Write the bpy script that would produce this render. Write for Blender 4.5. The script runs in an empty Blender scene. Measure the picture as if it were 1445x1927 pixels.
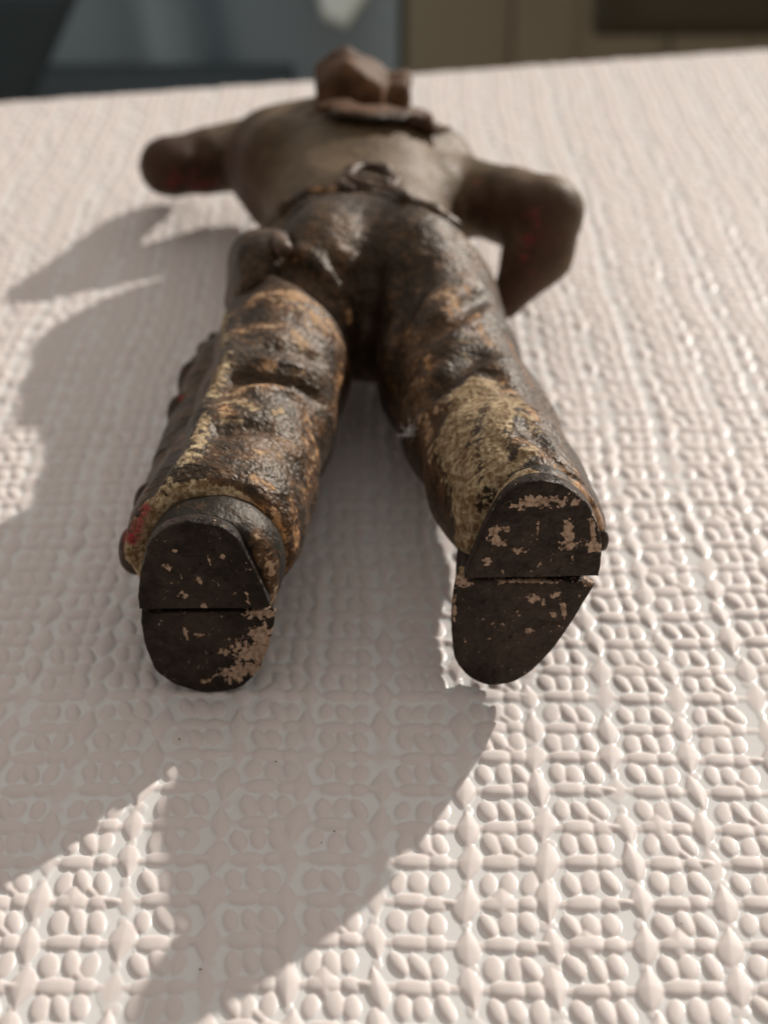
import bpy, math
import numpy as np
from mathutils import Vector
R = math.radians
# ------------------------------------------------------------------ camera, light, exposure
# All lengths below are written in centimetres; U turns them into metres.
U = 0.01
CAM_H, FOC, VP = 9.0, 3000.0, 1823.0          # lens height over the cloth, focal length and horizon offset in photo pixels
TH = math.atan(VP / FOC); CT, ST = math.cos(TH), math.sin(TH)
sc = bpy.context.scene
cam = bpy.data.objects.new('camera', bpy.data.cameras.new('camera'))
sc.collection.objects.link(cam); sc.camera = cam
cam.location = (0, 0, CAM_H * U); cam.rotation_euler = (R(90) - TH, 0, 0)
cam.data.sensor_fit = 'VERTICAL'; cam.data.sensor_height = 36.0
cam.data.lens = FOC / 1927 * 36.0
cam.data.clip_start = 0.005; cam.data.clip_end = 100
cam.data.dof.use_dof = True; cam.data.dof.focus_distance = 13.25 * U
cam.data.dof.aperture_fstop = 29.5
w = bpy.data.worlds.new('World'); sc.world = w; w.use_nodes = True
wn = w.node_tree.nodes; wl = w.node_tree.links
bg = wn['Background']
wtc = wn.new('ShaderNodeTexCoord'); wr = wn.new('ShaderNodeValToRGB')
wd = wn.new('ShaderNodeVectorMath'); wd.operation = 'DOT_PRODUCT'; wd.inputs[1].default_value = (.26, .30, .80)
wm = wn.new('ShaderNodeMath'); wm.operation = 'MULTIPLY_ADD'; wm.inputs[1].default_value = .5; wm.inputs[2].default_value = .5
wl.new(wtc.outputs['Generated'], wd.inputs[0]); wl.new(wd.outputs['Value'], wm.inputs[0])
wl.new(wm.outputs[0], wr.inputs[0]); wl.new(wr.outputs[0], bg.inputs[0])
wr.color_ramp.elements[0].color = (.10, .085, .075, 1); wr.color_ramp.elements[0].position = .30
wr.color_ramp.elements[1].color = (1, .93, .865, 1); wr.color_ramp.elements[1].position = .82
bg.inputs[1].default_value = 0.54
sun = bpy.data.objects.new('sun', bpy.data.lights.new('sun', 'SUN'))
sc.collection.objects.link(sun)
sun.data.energy = 3.85; sun.data.angle = R(1.0); sun.data.color = (1.0, .94, .87)
SAZ, SEL = R(38.0), R(25.3)                   # the sun stands to the right, beyond the figurine, low
sd = Vector((math.sin(SAZ) * math.cos(SEL), math.cos(SAZ) * math.cos(SEL), math.sin(SEL)))
sun.rotation_euler = sd.to_track_quat('Z', 'Y').to_euler()
sun.location = sd * 2
sc.view_settings.view_transform = 'Standard'; sc.view_settings.look = 'None'
sc.view_settings.exposure = 0; sc.view_settings.gamma = 1
sc.cycles.max_bounces = 8

# ------------------------------------------------------------------ helpers
col = sc.collection
def ray(px, py):
    u = (px - 722.5) / FOC; v = (py - 963.5) / FOC
    return np.array([u, CT - v * ST, -(ST + v * CT)])
def az(px, py, z):                              # measured photo point -> place at height z
    r = ray(px, py); return np.array([0, 0, CAM_H]) + r * ((z - CAM_H) / r[2])
def azt(px, py, zt, zc):                        # place under the surface point seen at height zt
    p = az(px, py, zt); p[2] = zc; return p
def ay(px, py, Y):                              # measured photo point -> place at distance Y
    r = ray(px, py); return np.array([0, 0, CAM_H]) + r * (Y / r[1])
def tag(o, label=None, cat=None, group=None, kind=None):
    for k, v in (('label', label), ('category', cat), ('group', group), ('kind', kind)):
        if v: o[k] = v
    return o
def empty(name, loc, label, cat):
    o = bpy.data.objects.new(name, None); col.objects.link(o); o.location = loc
    o.empty_display_size = .01
    return tag(o, label, cat)
def mesh_obj(name, V, Fq, mat, parent=None, attrs=None, smooth=True):
    V = np.asarray(V, dtype=np.float64) * U
    if parent is not None:
        V = V - np.array(parent_world(parent))
    me = bpy.data.meshes.new(name)
    if isinstance(Fq, np.ndarray):
        n = len(Fq); k = Fq.shape[1]
        me.vertices.add(len(V)); me.vertices.foreach_set('co', V.astype(np.float32).ravel())
        me.loops.add(n * k); me.loops.foreach_set('vertex_index', Fq.astype(np.int32).ravel())
        me.polygons.add(n); me.polygons.foreach_set('loop_start', np.arange(0, n * k, k, dtype=np.int32))
        me.update(calc_edges=True)
    else:
        me.from_pydata([tuple(v) for v in V], [], Fq); me.update()
    if smooth: me.polygons.foreach_set('use_smooth', np.ones(len(me.polygons), bool))
    for k, a in (attrs or {}).items():
        at = me.attributes.new(k, 'FLOAT', 'POINT'); at.data.foreach_set('value', np.asarray(a, np.float32))
    me.materials.append(mat)
    o = bpy.data.objects.new(name, me); col.objects.link(o)
    if parent is not None: o.parent = parent
    return o
def parent_world(p):
    x = Vector((0, 0, 0))
    while p is not None: x = x + p.location; p = p.parent
    return x

# ---- implicit surfaces
def hash3(i, j, k, s):
    h = (i * 374761393 + j * 668265263 + k * 2147483647 + s * 1274126177) & 0xffffffff
    h = ((h ^ (h >> 13)) * 1274126177) & 0xffffffff
    return ((h ^ (h >> 16)) & 0xffff) / 65535.0
def vnoise(P, f, s=0):
    Q = P * f; I = np.floor(Q).astype(np.int64); T = (Q - I); T = T * T * (3 - 2 * T)
    r = 0
    for a in (0, 1):
        for b in (0, 1):
            for c in (0, 1):
                wgt = (T[:, 0] if a else 1 - T[:, 0]) * (T[:, 1] if b else 1 - T[:, 1]) * (T[:, 2] if c else 1 - T[:, 2])
                r = r + wgt * hash3(I[:, 0] + a, I[:, 1] + b, I[:, 2] + c, s)
    return r * 2 - 1
def segd(P, a, b, ra, rb, up=(0, 0, 1), fx=1.0, fz=1.0):
    """rounded cone from a to b; fx, fz stretch it sideways / upwards"""
    a = np.asarray(a, float); b = np.asarray(b, float)
    ba = b - a; L2 = ba @ ba + 1e-9
    t = np.clip(((P - a) @ ba) / L2, 0, 1)
    D = P - a - t[:, None] * ba
    r = ra + (rb - ra) * t
    q = np.sqrt((D[:, 0] / fx) ** 2 + (D[:, 1] / fx) ** 2 + (D[:, 2] / fz) ** 2)
    return (q - r) * min(fx, fz)
def ell(P, c, r, rot=0.0, tilt=0.0):
    D = P - np.asarray(c, float)
    cr, sr = math.cos(rot), math.sin(rot)
    x = D[:, 0] * cr + D[:, 1] * sr; y = -D[:, 0] * sr + D[:, 1] * cr; z = D[:, 2]
    ct, st = math.cos(tilt), math.sin(tilt)
    x, z = x * ct + z * st, -x * st + z * ct
    r = np.asarray(r, float)
    k0 = np.sqrt((x / r[0]) ** 2 + (y / r[1]) ** 2 + (z / r[2]) ** 2)
    return (k0 - 1) * r.min()
def smin(a, b, k):
    h = np.clip(.5 + .5 * (b - a) / k, 0, 1)
    return b + (a - b) * h - k * h * (1 - h)
def smax(a, b, k): return -smin(-a, -b, k)
def polyd(P, pts):
    d = None
    for a, b in zip(pts[:-1], pts[1:]):
        ba = b - a; t = np.clip(((P - a) @ ba) / (ba @ ba + 1e-9), 0, 1)
        q = np.linalg.norm(P - a - t[:, None] * ba, axis=1)
        d = q if d is None else np.minimum(d, q)
    return d
def fold(P, pts, r, dep):
    D = None; L = np.cumsum([0] + [np.linalg.norm(b - a) for a, b in zip(pts[:-1], pts[1:])]); Lt = L[-1] + 1e-9
    for k, (a, b) in enumerate(zip(pts[:-1], pts[1:])):
        ba = b - a; l = np.linalg.norm(ba) + 1e-9; t = np.clip(((P - a) @ ba) / l ** 2, 0, 1)
        q = np.linalg.norm(P - a - t[:, None] * ba, axis=1); g = (L[k] + t * l) / Lt
        e = np.exp(-(q / r) ** 2) * np.clip(np.minimum(g, 1 - g) * 4 + .12, 0, 1) ** .6
        D = e if D is None else np.maximum(D, e)
    return dep * D
def hits(f, pix):
    """where lines of sight through measured photo points meet the implicit surface f"""
    rr = np.array([ray(*p) for p in pix]); rr /= np.linalg.norm(rr, axis=1)[:, None]
    t = np.full(len(pix), 9.0); O = np.array([0, 0, CAM_H])
    best = np.full(len(pix), 1e9); bt = t.copy()
    for _ in range(160):
        d = f(O + rr * t[:, None])
        m = d < best; best = np.where(m, d, best); bt = np.where(m, t, bt)
        t = t + np.clip(d * .6, .002, .6)
        t = np.where(best < .01, bt, t)
    return O + rr * bt[:, None]
def nets(f, lo, hi, h):
    lo = np.array(lo, float); hi = np.array(hi, float)
    n = np.ceil((hi - lo) / h).astype(int) + 1
    X, Y, Z = np.meshgrid(*[lo[i] + h * np.arange(n[i]) for i in range(3)], indexing='ij')
    P = np.stack([X.ravel(), Y.ravel(), Z.ravel()], 1); del X, Y, Z
    D = np.empty(len(P), np.float32)
    for i in range(0, len(P), 400000): D[i:i + 400000] = f(P[i:i + 400000])
    del P
    D = D.reshape(n); S = D < 0
    c = S[:-1, :-1, :-1].astype(np.int8)
    cnt = sum(S[a:n[0] - 1 + a, b:n[1] - 1 + b, e:n[2] - 1 + e].astype(np.int8) for a in (0, 1) for b in (0, 1) for e in (0, 1))
    act = (cnt > 0) & (cnt < 8)
    idx = -np.ones(act.shape, np.int64); I = np.argwhere(act); idx[act] = np.arange(len(I))
    acc = np.zeros((len(I), 3)); num = np.zeros(len(I))
    cs = [(a, b, e) for a in (0, 1) for b in (0, 1) for e in (0, 1)]
    for p in cs:
        for ax in range(3):
            if p[ax]: continue
            q = list(p); q[ax] = 1
            d0 = D[I[:, 0] + p[0], I[:, 1] + p[1], I[:, 2] + p[2]]; d1 = D[I[:, 0] + q[0], I[:, 1] + q[1], I[:, 2] + q[2]]
            m = (d0 < 0) != (d1 < 0)
            t = np.where(m, d0 / np.where(m, d0 - d1, 1), 0)
            pt = np.tile(np.array(p, float), (len(I), 1)); pt[:, ax] += t
            acc += pt * m[:, None]; num += m
    V = lo + h * (I + acc / num[:, None])
    F = []
    for ax in range(3):
        o1, o2 = (ax + 1) % 3, (ax + 2) % 3
        sl0 = [slice(1, -1)] * 3; sl0[ax] = slice(0, -1); sl1 = list(sl0); sl1[ax] = slice(1, None)
        A = S[tuple(sl0)]; B = S[tuple(sl1)]
        for m, flip in ((A & ~B, False), (~A & B, True)):
            J = np.argwhere(m); 
            off = np.ones(3, int); off[ax] = 0; J = J + off
            def at(d1, d2):
                K = J.copy(); K[:, o1] -= d1; K[:, o2] -= d2; return idx[K[:, 0], K[:, 1], K[:, 2]]
            q = np.stack([at(1, 1), at(0, 1), at(0, 0), at(1, 0)], 1)
            F.append(q[:, ::-1] if flip else q)
    F = np.concatenate(F); F = F[(F >= 0).all(1)]
    return V, F
def relax(V, F, n=2, k=.5):
    E = np.concatenate([F[:, [0, 1]], F[:, [1, 2]], F[:, [2, 3]], F[:, [3, 0]]])
    for _ in range(n):
        A = np.zeros_like(V); N = np.zeros(len(V))
        for i in range(3):
            A[:, i] = np.bincount(E[:, 0], V[E[:, 1], i], len(V)) + np.bincount(E[:, 1], V[E[:, 0], i], len(V))
        N = np.bincount(E[:, 0], minlength=len(V)) + np.bincount(E[:, 1], minlength=len(V))
        V = V * (1 - k) + k * A / np.maximum(N, 1)[:, None]
    return V
def sculpt(name, f, lo, hi, h, mat, parent, paint=None, n=2):
    V, F = nets(f, lo, hi, h); V = relax(V, F, n)
    at = {k: np.zeros(len(V)) for k in ('cream', 'orange', 'red', 'bare', 'dark')}
    for key, pts, r, s in (paint or []):
        d = polyd(V, pts) if len(pts) > 1 else np.linalg.norm(V - pts[0], axis=1)
        at[key] = np.maximum(at[key], s * np.clip(1.15 - d / r, 0, 1))
    return mesh_obj(name, V, F, mat, parent, at)

# ------------------------------------------------------------------ materials
class NT:
    def __init__(s, name):
        s.m = bpy.data.materials.new(name); s.m.use_nodes = True
        s.t = s.m.node_tree; s.b = s.t.nodes['Principled BSDF']
        s.tc = s.t.nodes.new('ShaderNodeTexCoord')
    def n(s, typ, **kw):
        x = s.t.nodes.new(typ)
        for k, v in kw.items():
            if k.startswith('i_'): x.inputs[int(k[2:]) if k[2:].isdigit() else k[2:].replace('_', ' ')].default_value = v
            else: setattr(x, k, v)
        return x
    def l(s, a, b): s.t.links.new(a, b)
    def noise(s, scale, detail=4, rough=.6, stretch=None, dist=0):
        x = s.n('ShaderNodeTexNoise'); x.inputs['Scale'].default_value = scale * 100
        x.inputs['Detail'].default_value = detail; x.inputs['Roughness'].default_value = rough
        x.inputs['Distortion'].default_value = dist
        if stretch:
            mp = s.n('ShaderNodeMapping'); mp.inputs['Scale'].default_value = stretch
            s.l(s.tc.outputs['Object'], mp.inputs[0]); s.l(mp.outputs[0], x.inputs[0])
        else: s.l(s.tc.outputs['Object'], x.inputs[0])
        return x.outputs[0]
    def ramp(s, src, stops):
        r = s.n('ShaderNodeValToRGB'); e = r.color_ramp.elements
        while len(e) < len(stops): e.new(.5)
        for q, (p, c) in zip(e, stops):
            q.position = p; q.color = (c, c, c, 1) if isinstance(c, (int, float)) else (*c, 1)
        s.l(src, r.inputs[0]); return r.outputs[0]
    def math(s, op, a, b=None, clamp=False):
        x = s.n('ShaderNodeMath', operation=op, use_clamp=clamp)
        for i, v in enumerate((a, b)):
            if v is None: continue
            if isinstance(v, (int, float)): x.inputs[i].default_value = v
            else: s.l(v, x.inputs[i])
        return x.outputs[0]
    def mix(s, fac, a, b):
        x = s.n('ShaderNodeMix', data_type='RGBA')
        for i, v in ((0, fac), (6, a), (7, b)):
            if isinstance(v, (int, float)): x.inputs[i].default_value = v
            elif isinstance(v, tuple): x.inputs[i].default_value = (*v, 1)
            else: s.l(v, x.inputs[i])
        return x.outputs[2]
    def attr(s, name):
        x = s.n('ShaderNodeAttribute', attribute_name=name); return x.outputs['Fac']
    def bump(s, h, dist, strength=1.0, prev=None):
        x = s.n('ShaderNodeBump'); x.inputs['Distance'].default_value = dist * U; x.inputs['Strength'].default_value = strength
        s.l(h, x.inputs['Height'])
        if prev is not None: s.l(prev, x.inputs['Normal'])
        return x.outputs[0]
    def set(s, **kw):
        for k, v in kw.items():
            k = k.replace('_', ' ')
            if isinstance(v, (int, float)): s.b.inputs[k].default_value = v
            elif isinstance(v, tuple): s.b.inputs[k].default_value = (*v, 1)
            else: s.l(v, s.b.inputs[k])
        return s.m

def paint_mat(name, dark, mid, midamt=.5, orange=(.50, .24, .09), flake=.0, rough=.42, grain=1.0, tan=(.52, .36, .22), crevice_and_shade=((.018, .011, .007), (.045, .026, .016))):
    """old worn paint over cast metal: dark coat, brown wear, orange undercoat, cream patches"""
    s = NT(name)
    N = lambda x, k: s.math('MULTIPLY', s.math('SUBTRACT', x, .5), k)
    big = s.noise(.9, 5, .6); fine = s.noise(5.0, 10, .76, dist=.5); fin2 = s.noise(20, 6, .7); stre = s.noise(2.6, 8, .7, stretch=(.9, 1.3, 1.2), dist=.9)
    mid_f = s.noise(11, 6, .7)
    bf = s.math('ADD', N(big, 1.6), s.math('ADD', N(fine, 2.2), N(fin2, 1.2)))
    base = s.mix(s.ramp(bf, [(.0, 0), (.75, 1)]) if midamt < .6 else s.ramp(s.math('ADD', bf, (midamt - .6) * .6), [(.0, 0), (.75, 1)]), dark, mid)
    jag = s.math('ADD', N(fine, 2.0), s.math('ADD', N(mid_f, 1.1), N(fin2, .7)))
    o = s.math('SUBTRACT', s.math('ADD', s.math('ADD', N(stre, 2.2), jag), s.math('MULTIPLY', s.attr('orange'), .85)), s.math('MULTIPLY', s.attr('dark'), .7))
    om = s.ramp(o, [(.80 - flake, 0), (.86 - flake, 1)])
    base = s.mix(s.math('MULTIPLY', s.attr('dark'), .78, True), base, s.mix(fine, *crevice_and_shade))  # darkens trouser folds; on arms and brim edge it is painted shade
    halo = s.ramp(o, [(.35 - flake, 0), (.85 - flake, 1)])
    base = s.mix(s.math('MULTIPLY', halo, .75), base, (.16, .075, .032))
    oc = s.mix(s.ramp(s.math('ADD', mid_f, N(big, .8)), [(.38, 0), (.62, 1)]), orange, tan)
    oc = s.mix(s.ramp(fin2, [(.36, 0), (.60, 1)]), s.mix(.55, oc, (.12, .07, .04)), oc)
    c = s.mix(om, base, oc)
    cr = s.math('ADD', s.attr('cream'), s.math('MULTIPLY', s.math('ADD', jag, N(stre, 1.4)), .75))
    cm = s.ramp(cr, [(.40, 0), (.47, 1)])
    dirt = s.ramp(s.math('ADD', s.math('MULTIPLY', mid_f, .5), s.math('MULTIPLY', fin2, .5)), [(.45, 0), (.57, 1)])
    dirt = s.math('MULTIPLY', dirt, s.ramp(fine, [(.36, .25), (.56, 1)]))
    cc = s.mix(dirt, (.17, .10, .045), (.58, .455, .28))
    c = s.mix(cm, c, cc)
    br = s.math('ADD', s.attr('bare'), s.math('MULTIPLY', jag, .8))
    bm = s.ramp(br, [(.52, 0), (.56, 1)])
    c = s.mix(bm, c, s.mix(fin2, (.40, .25, .17), (.52, .36, .26)))
    rd = s.math('ADD', s.attr('red'), s.math('MULTIPLY', jag, .8))
    rm = s.ramp(rd, [(.40, 0), (.72, 1)])
    c = s.mix(rm, c, s.mix(s.ramp(fin2, [(.4, 0), (.6, 1)]), (.15, .02, .02), (.36, .03, .045)))
    worn = s.math('MAXIMUM', om, s.math('MAXIMUM', cm, bm))
    ro = s.math('ADD', s.math('MULTIPLY', worn, .25), s.math('ADD', rough - .02, s.math('MULTIPLY', fine, .28)))
    nb = s.bump(s.noise(20, 1, .5), .018 * grain, 1); nb = s.bump(s.noise(9, 2, .5, dist=.6), .024 * grain, 1, nb); nb = s.bump(s.noise(3.2, 2, .5, stretch=(.8, 1.3, 1)), .05 * grain, 1, nb)
    nb = s.bump(s.math('SUBTRACT', 1.0, worn), .012, 1, nb)
    s.set(Base_Color=c, Roughness=ro, Normal=nb, Specular_IOR_Level=.45, Specular_Tint=(1.0, .84, .66), IOR=1.42)
    return s.m
M_CHAP = paint_mat('worn_dark_paint', (.022, .013, .007), (.17, .10, .056), .8, flake=.27, rough=.38)
M_SHIRT = paint_mat('worn_olive_brown_paint', (.070, .045, .023), (.180, .122, .068), 1.0, flake=-.35, rough=.44, grain=.5, crevice_and_shade=((.026, .013, .008), (.080, .036, .022)))  # last pair: reddish brown for the painted arm shade
M_BOOT = paint_mat('worn_black_paint', (.009, .007, .005), (.040, .027, .019), .5, flake=.12, rough=.42, grain=.5, orange=(.42, .26, .16))
M_HAT = paint_mat('worn_red_brown_paint', (.046, .021, .011), (.17, .080, .036), .9, flake=-.3, rough=.55, grain=.6)
M_FRINGE = paint_mat('worn_purple_brown_paint', (.024, .014, .011), (.10, .055, .042), .8, flake=-.12, rough=.40)
M_KNOT = paint_mat('worn_pinkish_paint', (.04, .024, .016), (.20, .125, .09), .9, flake=.15, rough=.36, grain=.5)

# ------------------------------------------------------------------ figurine
root = empty('cowboy_figurine', (0, .16, 0), 'worn painted cowboy figurine lying face down on the white cloth, boot soles facing the viewer', 'figurine')

# --- trousers with flared chaps: hips and both legs in one skin
def chain(P, nodes, k=.25):
    d = None
    for (a, ra, fxa, fza), (b, rb, _, _) in zip(nodes[:-1], nodes[1:]):
        e = segd(P, a, b, ra, rb, fx=fxa, fz=fza); d = e if d is None else smin(d, e, k)
    return d
def trousers0(P):
    hips = ell(P, (-.15, 18.05, 1.24), (1.27, 1.45, 1.06))
    bum_l = ell(P, (-.64, 17.62, 1.58), (.66, 1.12, .86), -.12)
    bum_r = ell(P, (.33, 17.60, 1.58), (.68, 1.12, .86), .12)
    d = smin(smin(bum_l, bum_r, .18), hips, .25)
    L = chain(P, [(az(555, 585, 1.2), .74, 1, 1.2), (az(530, 700, 1.2), .72, 1, 1.18), (az(498, 800, 1.22), .70, 1, 1.06),
                  (az(455, 905, 1.25), .69, 1.02, 1.0), (az(422, 980, 1.25), .70, 1.04, 1.0), (az(396, 1020, 1.24), .72, 1.06, 1.0)], .2)
    Rr = chain(P, [(az(815, 590, 1.2), .80, 1, 1.18), (az(845, 705, 1.15), .75, 1, 1.12), (az(892, 808, 1.15), .71, 1, 1.0),
                   (az(942, 905, 1.33), .67, 1.0, 1.12), (az(985, 975, 1.38), .65, 1.0, 1.24)], .2)
    d = smin(smin(d, L, .20), smin(d, Rr, .20), .04)
    # flared outer edges of the chaps
    fl = segd(P, az(398, 690, .95), az(292, 1010, .78), .20, .26, fz=1.5)
    fr = segd(P, az(990, 760, 1.1), az(1102, 990, 1.28), .16, .12, fz=1.2)
    d = smin(d, fl, .35); d = smin(d, fr, .35)
    # open bottom: legs stop just before the boot soles
    d = smax(d, 12.08 - P[:, 1] + .10 * (P[:, 2] - 1.2), .10)
    d = smax(d, .10 - P[:, 2], .1)
    return d
T_G = [  # folds: photo points, radius, depth (plus pushes in, minus stands proud)
    ([(563, 469), (615, 514), (645, 560), (660, 600)], .085, -.085),
    ([(530, 500), (600, 548), (640, 600), (660, 660)], .13, .21),
    ([(484, 645), (546, 652), (605, 680)], .075, .12),
    ([(430, 714), (494, 712), (560, 726), (610, 756)], .075, .13),
    ([(480, 676), (560, 690), (612, 715)], .05, -.05),
    ([(449, 741), (511, 730), (574, 739)], .07, -.05),
    ([(404, 815), (460, 799), (520, 806)], .09, .07),
    ([(440, 560), (430, 677), (392, 763), (366, 850), (318, 925), (282, 985)], .10, -.08),
    ([(405, 600), (385, 700), (352, 780), (325, 860), (285, 930)], .08, .10),
    ([(235, 1058), (268, 985), (331, 935), (380, 929), (435, 948), (473, 969)], .07, -.07),
    ([(463, 975), (501, 1030), (527, 1071), (527, 1120)], .10, .20),
    ([(480, 1000), (500, 960), (540, 1040)], .06, -.03),
    ([(915, 550), (860, 590), (790, 650)], .10, .12), ([(900, 605), (850, 640), (785, 700)], .08, -.09),
    ([(915, 655), (850, 700), (790, 765)], .11, .19), ([(787, 780), (850, 762), (895, 735), (955, 735)], .07, -.07),
    ([(880, 690), (930, 700), (985, 760)], .08, .11),
    ([(760, 520), (750, 600), (740, 660)], .12, .05),
    ([(700, 490), (695, 540), (690, 620)], .12, .12),
    ([(620, 490), (655, 530), (675, 600)], .10, .04),
    ([(800, 500), (780, 560), (760, 620)], .10, .05),
    ([(950, 905), (1010, 885), (1070, 905), (1110, 945), (1135, 1010)], .06, -.05),
    ([(985, 790), (1040, 860), (1095, 930)], .06, .05),
    ([(930, 800), (985, 850), (1050, 870)], .05, -.03),
    ([(600, 352), (520, 420)], .08, -.04),
    ([(545, 455), (500, 470), (470, 540)], .10, .10),
]
TG = [(hits(trousers0, p), r, d) for p, r, d in T_G]
TLO = np.array([-3.2, 11.7, 0.0]); THI = np.array([3.0, 20.6, 3.2])
def trousers(P):
    d = trousers0(P)
    m = np.abs(d) < .5
    if m.any():
        Q = P[m]; e = d[m]
        for pts, r, dep in TG:
            e = e + fold(Q, pts, r, dep * 1.65)
        e = e + .012 * vnoise(Q, 2.6) + .009 * vnoise(Q, 6.0, 3)
        d = d.copy(); d[m] = e
    waist = az(690, 372, 2.2)[1]
    d = smax(d, P[:, 1] - waist - .45 + .16 * (P[:, 0]) ** 2 * .5, .12)
    return d
def strokes(f, L): return [(k, hits(f, p), r, s) for k, p, r, s in L]
T_P = strokes(trousers0, [
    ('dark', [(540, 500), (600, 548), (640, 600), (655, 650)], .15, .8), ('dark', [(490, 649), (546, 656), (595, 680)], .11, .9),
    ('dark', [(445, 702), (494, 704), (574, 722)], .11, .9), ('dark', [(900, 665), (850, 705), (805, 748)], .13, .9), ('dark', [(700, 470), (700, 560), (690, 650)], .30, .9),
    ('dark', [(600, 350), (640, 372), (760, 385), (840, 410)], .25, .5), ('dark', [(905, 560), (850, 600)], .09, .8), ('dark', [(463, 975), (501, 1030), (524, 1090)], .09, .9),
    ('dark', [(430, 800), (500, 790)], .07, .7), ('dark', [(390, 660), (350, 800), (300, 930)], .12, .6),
    ('orange', [(480, 560), (540, 545), (600, 585), (640, 640)], .20, .7), ('orange', [(430, 640), (470, 620), (530, 610)], .16, .7),
    ('orange', [(420, 780), (440, 740), (500, 730)], .14, .8), ('orange', [(480, 860), (560, 850), (600, 800)], .2, .45), ('cream', [(540, 560), (570, 585)], .12, .45),
    ('orange', [(560, 1000), (545, 1090)], .16, .7), ('orange', [(820, 560), (880, 540), (920, 570)], .18, .6), ('orange', [(780, 640), (810, 690)], .14, .6),
    ('orange', [(820, 630), (900, 620), (930, 650)], .12, .8), ('orange', [(960, 640), (1000, 720)], .12, .6), ('orange', [(800, 790), (830, 900)], .12, .7),
    ('cream', [(870, 640), (900, 680), (870, 700)], .12, .5), ('orange', [(1010, 850), (1060, 930)], .12, .7),
    ('cream', [(425, 600), (428, 677), (394, 763), (370, 850), (320, 925), (285, 975)], .13, .75),
    ('cream', [(240, 1050), (272, 985), (331, 936), (380, 926), (430, 938)], .13, 1.35),
    ('cream', [(300, 960), (285, 1010), (262, 1060)], .22, 1.0), ('cream', [(340, 930), (300, 990)], .16, .9),
    ('cream', [(435, 752), (480, 768)], .12, .7), ('cream', [(420, 790), (460, 792)], .09, .7),
    ('cream', [(510, 778), (535, 772)], .07, .7),
    ('cream', [(430, 680), (478, 650)], .14, .55),
    ('orange', [(540, 560), (575, 580), (600, 600)], .30, .8), ('orange', [(480, 700), (510, 690)], .14, .9),
    ('orange', [(555, 625), (585, 660)], .14, .9), ('orange', [(455, 740), (520, 728), (570, 700)], .09, 1.0),
    ('orange', [(570, 760), (590, 820), (585, 900)], .22, .6), ('orange', [(630, 620), (655, 680), (630, 780)], .18, .6),
    ('orange', [(400, 925), (445, 940), (490, 968)], .12, 1.5), ('orange', [(480, 900), (510, 918)], .10, 1.0),
    ('orange', [(515, 970), (530, 1060), (540, 1090)], .14, .85), ('orange', [(470, 980), (495, 1060), (505, 1130)], .09, 1.0),
    ('orange', [(545, 490), (560, 520)], .10, .8), ('orange', [(640, 560), (655, 600)], .08, .9),
    ('orange', [(550, 950), (530, 1080)], .12, .6), ('orange', [(600, 840), (575, 940)], .15, .6),
    ('orange', [(870, 555), (850, 600), (820, 620)], .20, .75), ('orange', [(905, 595), (845, 615)], .15, .8),
    ('orange', [(900, 670), (860, 690), (835, 715)], .15, .9), ('cream', [(885, 655), (860, 690)], .14, .65),
    ('orange', [(760, 620), (790, 700), (785, 760)], .22, .5), ('orange', [(930, 690), (960, 740)], .15, .7),
    ('cream', [(900, 730), (870, 770), (850, 830), (870, 920), (880, 1000), (868, 1070)], .36, 1.0),
    ('cream', [(960, 745), (930, 800), (930, 880)], .24, .9), ('cream', [(985, 775), (1005, 800)], .12, .7),
    ('orange', [(790, 785), (870, 765), (960, 730), (1010, 790)], .10, 1.0),
    ('orange', [(970, 830), (1040, 860), (1090, 910)], .20, .8), ('cream', [(1000, 845), (975, 870), (930, 900)], .14, .85),
    ('orange', [(1020, 890), (1085, 920), (1130, 985)], .12, 1.1), ('bare', [(1100, 935), (1130, 985)], .06, .9),
    ('orange', [(1140, 1000), (1155, 1040)], .12, .8),
    ('orange', [(820, 880), (850, 1000), (858, 1060)], .10, .5), ('bare', [(856, 1030), (862, 1075)], .09, .6),
    ('orange', [(600, 480), (560, 470)], .12, .5), ('red', [(262, 990), (282, 960), (250, 1010)], .11, 1.0),
])
sculpt('trousers', trousers, TLO, THI, .036, M_CHAP, root, T_P, 2)

# --- scalloped outer trim of the chaps (a row of soft bumps down each leg)
def trim(pts, r0, r1, n, seed, ext, z0, z1, red=()):
    A = np.array([az(p[0], p[1], z0 + (z1 - z0) * i / (len(pts) - 1)) for i, p in enumerate(pts)])
    L = np.concatenate([[0], np.cumsum(np.linalg.norm(np.diff(A, axis=0), axis=1))])
    C = np.stack([np.interp(np.linspace(0, L[-1], n), L, A[:, i]) for i in range(3)], 1)
    def f(P):
        d = None
        for i in range(n):
            r = (r0 + (r1 - r0) * i / (n - 1)) * (.45 + .55 * min(1, i / 3)) * (1 + .18 * math.sin(i * 2.7 + seed))
            e = ell(P, C[i], (r, r * .92, r * 1.5)); d = e if d is None else smin(d, e, .06)
        return d + .014 * vnoise(P, 5.0, 7)
    lo = C.min(0) - r1 * 2.2; hi = C.max(0) + r1 * 2.2; lo[2] = max(lo[2], .02)
    pnt = [('red', hits(f, p), r, 1.0) for p, r in red]
    return sculpt('chap_trim', f, lo, hi, .036, M_FRINGE, root, pnt, 1)
tag(trim([(402, 640), (375, 700), (352, 770), (330, 850), (300, 920), (276, 985), (258, 1035)], .18, .15, 13, 0, 0, .95, .95,
     [([(346, 748)], .10), ([(268, 965), (255, 1000), (243, 1030)], .14), ([(290, 910)], .06)]), 'dark scalloped outer trim with red paint traces')
trim([(985, 745), (1015, 815), (1046, 875), (1084, 940), (1112, 985), (1130, 1020)], .12, .09, 11, 2, 0, 1.1, 1.3)

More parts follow.
